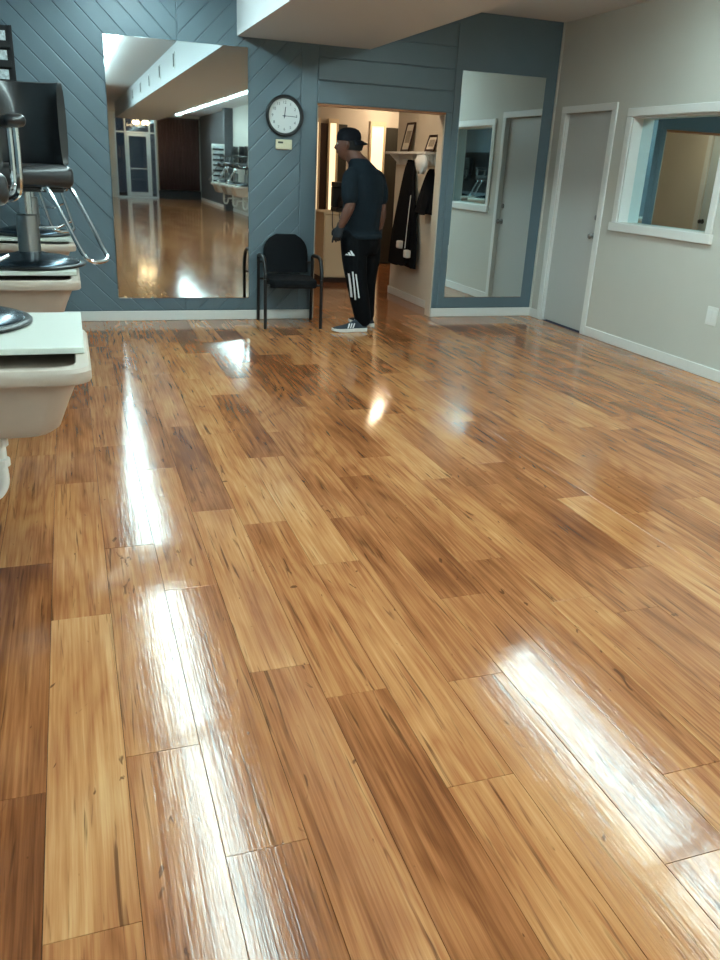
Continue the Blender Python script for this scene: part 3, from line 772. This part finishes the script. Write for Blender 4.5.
# body: one continuous skin surface
b = B(); torso(b, TS, 0)
limb(b, [(.0, .005, 1.44), (-.05, .02, 1.50), (-.09, .035, 1.57)], [.095, .078, .070])
hc = Vector((-.118, .046, 1.620))
rings = []
for k in range(13):
    t = math.pi*(k+.35)/12.7; z = math.cos(t)*.128; r = math.sin(t); jaw = max(0, -z/.128)
    c = hc+HD*(.022*jaw)+Vector((0, 0, z)); rings.append(ell(c, HD*(.099*r*(1-.12*jaw)), HS*(.076*r*(1-.18*jaw))))
b.loft(rings)
limb(b, [hc+HD*.088+Vector((0, 0, .012)), hc+HD*.106+Vector((0, 0, -.024))], [.015, .020], 10, 2)      # nose
limb(b, [hc+HD*.086-HS*.03+Vector((0, 0, .026)), hc+HD*.090+HS*.03+Vector((0, 0, .026))], [.012, .012], 8, 2)   # brow
limb(b, [hc+HD*.092-HS*.018+Vector((0, 0, -.062)), hc+HD*.092+HS*.018+Vector((0, 0, -.062))], [.011, .011], 8, 2)  # lips
limb(b, [hc+HD*.088+Vector((0, 0, -.10))], [.02], 8) if False else None
for s in (-1, 1):                                                                                # ears
    e = hc+HS*(s*.080)-HD*.005
    limb(b, [e+Vector((0, 0, .022)), e+HS*(s*.008)+Vector((0, 0, 0)), e+Vector((0, 0, -.026))], [.011, .014, .009], 8, 2)
LA = [(-.125, -.095, 1.350), (-.152, -.145, 1.24), (-.150, -.175, 1.13), (-.185, -.170, 1.04), (-.222, -.155, .945)]
RA = [(.190, .095, 1.345), (.228, .098, 1.24), (.240, .085, 1.12), (.246, .090, 1.02), (.240, .110, .91)]
for A in (LA, RA): limb(b, A, [.062, .056, .047, .045, .032])
LL = [(-.065, -.05, .84), (-.055, -.08, .66), (-.035, -.105, .47), (.005, -.115, .28), (.045, -.115, .085)]
RL = [(.115, .05, .84), (.128, .07, .66), (.128, .09, .47), (.138, .10, .28), (.155, .105, .085)]
for Lg in (LL, RL): limb(b, Lg, [.095, .085, .062, .055, .042])
body = blob(b, 'body', SKIN, pm, .009, 3)
for s in (-1, 1):                                                                                # eyes
    e = hc+HD*.0925+HS*(s*.030)+Vector((0, 0, .008))
    B().loft([ell(e+Vector((0, 0, .009*math.cos(t))), HD*.010*math.sin(t), HS*.013*math.sin(t), 10) for t in [math.pi*(i+.2)/6.4 for i in range(7)]]).put('eye', mat('eye_white', (200, 196, 190), .3), pm, True)
B().loft([ell(hc+HD*(.098)+Vector((0, 0, -.0635+dz)), HD*.0055, HS*.024, 10) for dz in (-.0012, .0012)]).put('mouth', mat('lip_line', (70, 36, 32), .6), pm)
# short hair below the cap
B().loft([ell(hc-HD*.010+Vector((0, 0, z)), HD*r*1.06, HS*r*.84, 20) for z, r in ((-.045, .070), (-.040, .088), (.0, .099), (.035, .098), (.04, .09))]).put('hair', mat('black_hair', (16, 13, 12), .8, bump=.6, bscale=400), pm, True).location = (-HD.x*.022, -HD.y*.022, 0)
# shirt with short sleeves
b = B(); torso(b, [(.832, .032, 0, .196, .162), (.86, .032, 0, .196, .162), (.88, .03, 0, .192, .158)]+TS[1:]+[(1.515, -.035, .014, .072, .070)], .016)
for A in (LA, RA):
    A = [Vector(p) for p in A]; limb(b, [A[0]+(Vector((.03, 0, 1.40))-A[0])*.35, A[0], A[1], A[1]*.45+A[2]*.55], [.075, .078, .073, .071])
blob(b, 'shirt', SHIRT, pm, .011, 5)
# track pants
b = B(); torso(b, [(.70, .035, 0, .155, .125), (.78, .035, 0, .180, .145), (.86, .03, 0, .180, .145), (.90, .025, 0, .175, .138)], .012)
for Lg in (LL, RL):
    P = [Vector(p) for p in Lg]
    limb(b, [P[0], P[1], P[2], P[3], P[4]+Vector((0, 0, .02))], [.120, .118, .100, .090, .078])
pants = blob(b, 'pants', PANTS, pm, .011, 5)
def decal(name, quads, m=STRIPE):
    v, f = [], []
    for q in quads:                                  # each quad strip given as two polylines in (x, z)
        a, c = q; n = len(a)
        k = len(v); v += [(x, -.40, z) for x, z in a]+[(x, -.40, z) for x, z in c]
        for i in range(n-1): f.append((k+i, k+i+1, k+n+i+1, k+n+i))
    o = put(name, mesh_from(name, v, f), m, pm)
    w = o.modifiers.new('wrap', 'SHRINKWRAP'); w.target = pants; w.wrap_method = 'PROJECT'; w.use_project_y = True; w.use_positive_direction = True; w.use_negative_direction = False; w.offset = -.003
    w.wrap_mode = 'ABOVE_SURFACE'; w.offset = .003
    return o
def lerp(p, q, n=10): return [(p[0]+(q[0]-p[0])*i/n, p[1]+(q[1]-p[1])*i/n) for i in range(n+1)]
for k in range(3):
    x0 = -.135+.027*k; decal('stripe', [(lerp((x0, .555-.02*abs(k-1)), (x0+.040, .300+.02*abs(k-1))), lerp((x0+.012, .555-.02*abs(k-1)), (x0+.052, .300+.02*abs(k-1))))])
ex, ez = -.125, .695
decal('emblem', [(lerp((ex-.036, ez), (ex-.030, ez+.012), 2), lerp((ex-.014, ez), (ex-.020, ez+.012), 2)),
                 (lerp((ex-.012, ez), (ex-.020, ez+.026), 2), lerp((ex+.010, ez), (ex-.005, ez+.026), 2)),
                 (lerp((ex+.012, ez), (ex-.004, ez+.042), 2), lerp((ex+.036, ez), (ex+.008, ez+.042), 2))])
# cap worn backwards
R = []
for z, r in ((-.002, 1.0), (.0, 1.03), (.035, 1.04), (.065, .97), (.088, .80), (.102, .52), (.108, .18)):
    R.append(ell(hc-HD*.006+Vector((0, 0, .036+z)), HD*.104*r, HS*.084*r, 24))
cap = B().loft(R).put('cap', CAPM, pm, True)
v, f = [], []
for i in range(7):
    for j in range(11):
        a = math.radians(-62+124*j/10); t = i/6
        rad = .100+.070*t*math.cos(a*.75)
        p = hc-HD*(.006+rad*math.cos(a))+HS*(rad*math.sin(a)*.84)+Vector((0, 0, .044-.030*t-.016*(math.sin(a)**2)*(.4+t)))
        v.append(p)
for i in range(6):
    for j in range(10): f.append((i*11+j, i*11+j+1, (i+1)*11+j+1, (i+1)*11+j))
br = put('brim', mesh_from('brim', v, f, True), CAPM, cap); br.modifiers.new('t', 'SOLIDIFY').thickness = .004
# gloves: palm, four unequal fingers, thumb
def glove(w, dn, side, back):
    """w wrist, dn hand direction, side towards the thumb, back out of the back of the hand"""
    w, dn, side, back = Vector(w), Vector(dn).normalized(), Vector(side).normalized(), Vector(back).normalized()
    b = B()
    b.loft([ell(w+dn*t, side*a, back*c, 14) for t, a, c in ((-.035, .036, .030), (-.01, .034, .026), (.02, .039, .023), (.055, .044, .021), (.085, .042, .018), (.097, .030, .012))])
    for k, (o_, L_, r) in enumerate(((.030, .066, .0105), (.010, .076, .011), (-.010, .070, .0105), (-.029, .055, .0095))):
        p0 = w+dn*.080+side*o_; cur = (.25, .75, .95, 1.05)[k]
        d1 = (dn*math.cos(cur*.6)-back*math.sin(cur*.6)); d2 = (dn*math.cos(cur*1.5)-back*math.sin(cur*1.5))
        limb(b, [p0, p0+d1*L_*.5, p0+d1*L_*.5+d2*L_*.5], [r, r*.95, r*.8], 8, 3)
    p0 = w+dn*.025+side*.034; limb(b, [p0, p0+side*.020+dn*.028-back*.006, p0+side*.018+dn*.058-back*.018], [.014, .012, .010], 8, 3)
    return blob(b, 'glove', GLOVE, pm, .0045, 2)
glove((-.228, -.152, .935), (-.28, .08, -.95), (-.75, .60, .25), (-.55, -.80, .10))
glove((.240, .112, .905), (-.02, .15, -.98), (-.5, .85, .1), (.85, .5, .1))
# sneakers
def sneaker(hx, hy, ang, sc):
    t = put('shoe', None, None, pm) if False else None
    ca, sa = math.cos(ang), math.sin(ang)
    def pt(l, s, z): return (hx-(l*ca+s*sa)*sc, hy-(l*sa-s*ca)*sc, max(.0006, z*sc))
    prof = [(-.004, .018), (.0, .028), (.02, .036), (.08, .038), (.14, .041), (.20, .049), (.25, .049), (.285, .040), (.305, .024), (.312, .010)]
    out = [(l, w) for l, w in prof]+[(l, -w) for l, w in reversed(prof)]
    so = B().loft([[pt(l, s*k, z+.012*max(0, (l-.2)/.11)**2*(z < .01)) for l, s in out] for z, k in ((.0006, .94), (.006, 1.0), (.026, 1.0), (.031, .96))]).put('sole', SOLE, pm, True)
    R = []
    for l, w, h in ((.003, .024, .060), (.02, .033, .095), (.06, .036, .105), (.10, .037, .100), (.13, .039, .086), (.17, .044, .068), (.21, .047, .055), (.25, .046, .048), (.28, .037, .042), (.30, .022, .036)):
        R.append([pt(l, w*math.cos(a)*(1 if math.sin(a) < .3 else .94), .031+(h-.031)*max(0, math.sin(a))**.75) for a in [math.pi*i/12 for i in range(13)]])
    up = B().loft(R).put('shoe', SHOE, pm, True)
    for k in range(3):
        v = []
        for i in range(6):
            s = i/5; l = .115+k*.024-.020*s+.02; z = .036+.036*s; w = (.042+.004*k)*(1-.42*s**1.6)+.0035
            v += [pt(l, sgn_*w, z) for sgn_ in (-1,)]+[pt(l+.011, -w, z)]
        f = [(2*i, 2*i+1, 2*i+3, 2*i+2) for i in range(5)]
        q = put('shoe_stripe', mesh_from('shoe_stripe', v, f), STRIPE, up); q.modifiers.new('t', 'SOLIDIFY').thickness = .002
sneaker(.075, -.125, math.radians(3), 1.1); sneaker(.205, .06, math.radians(-66), 1.05)
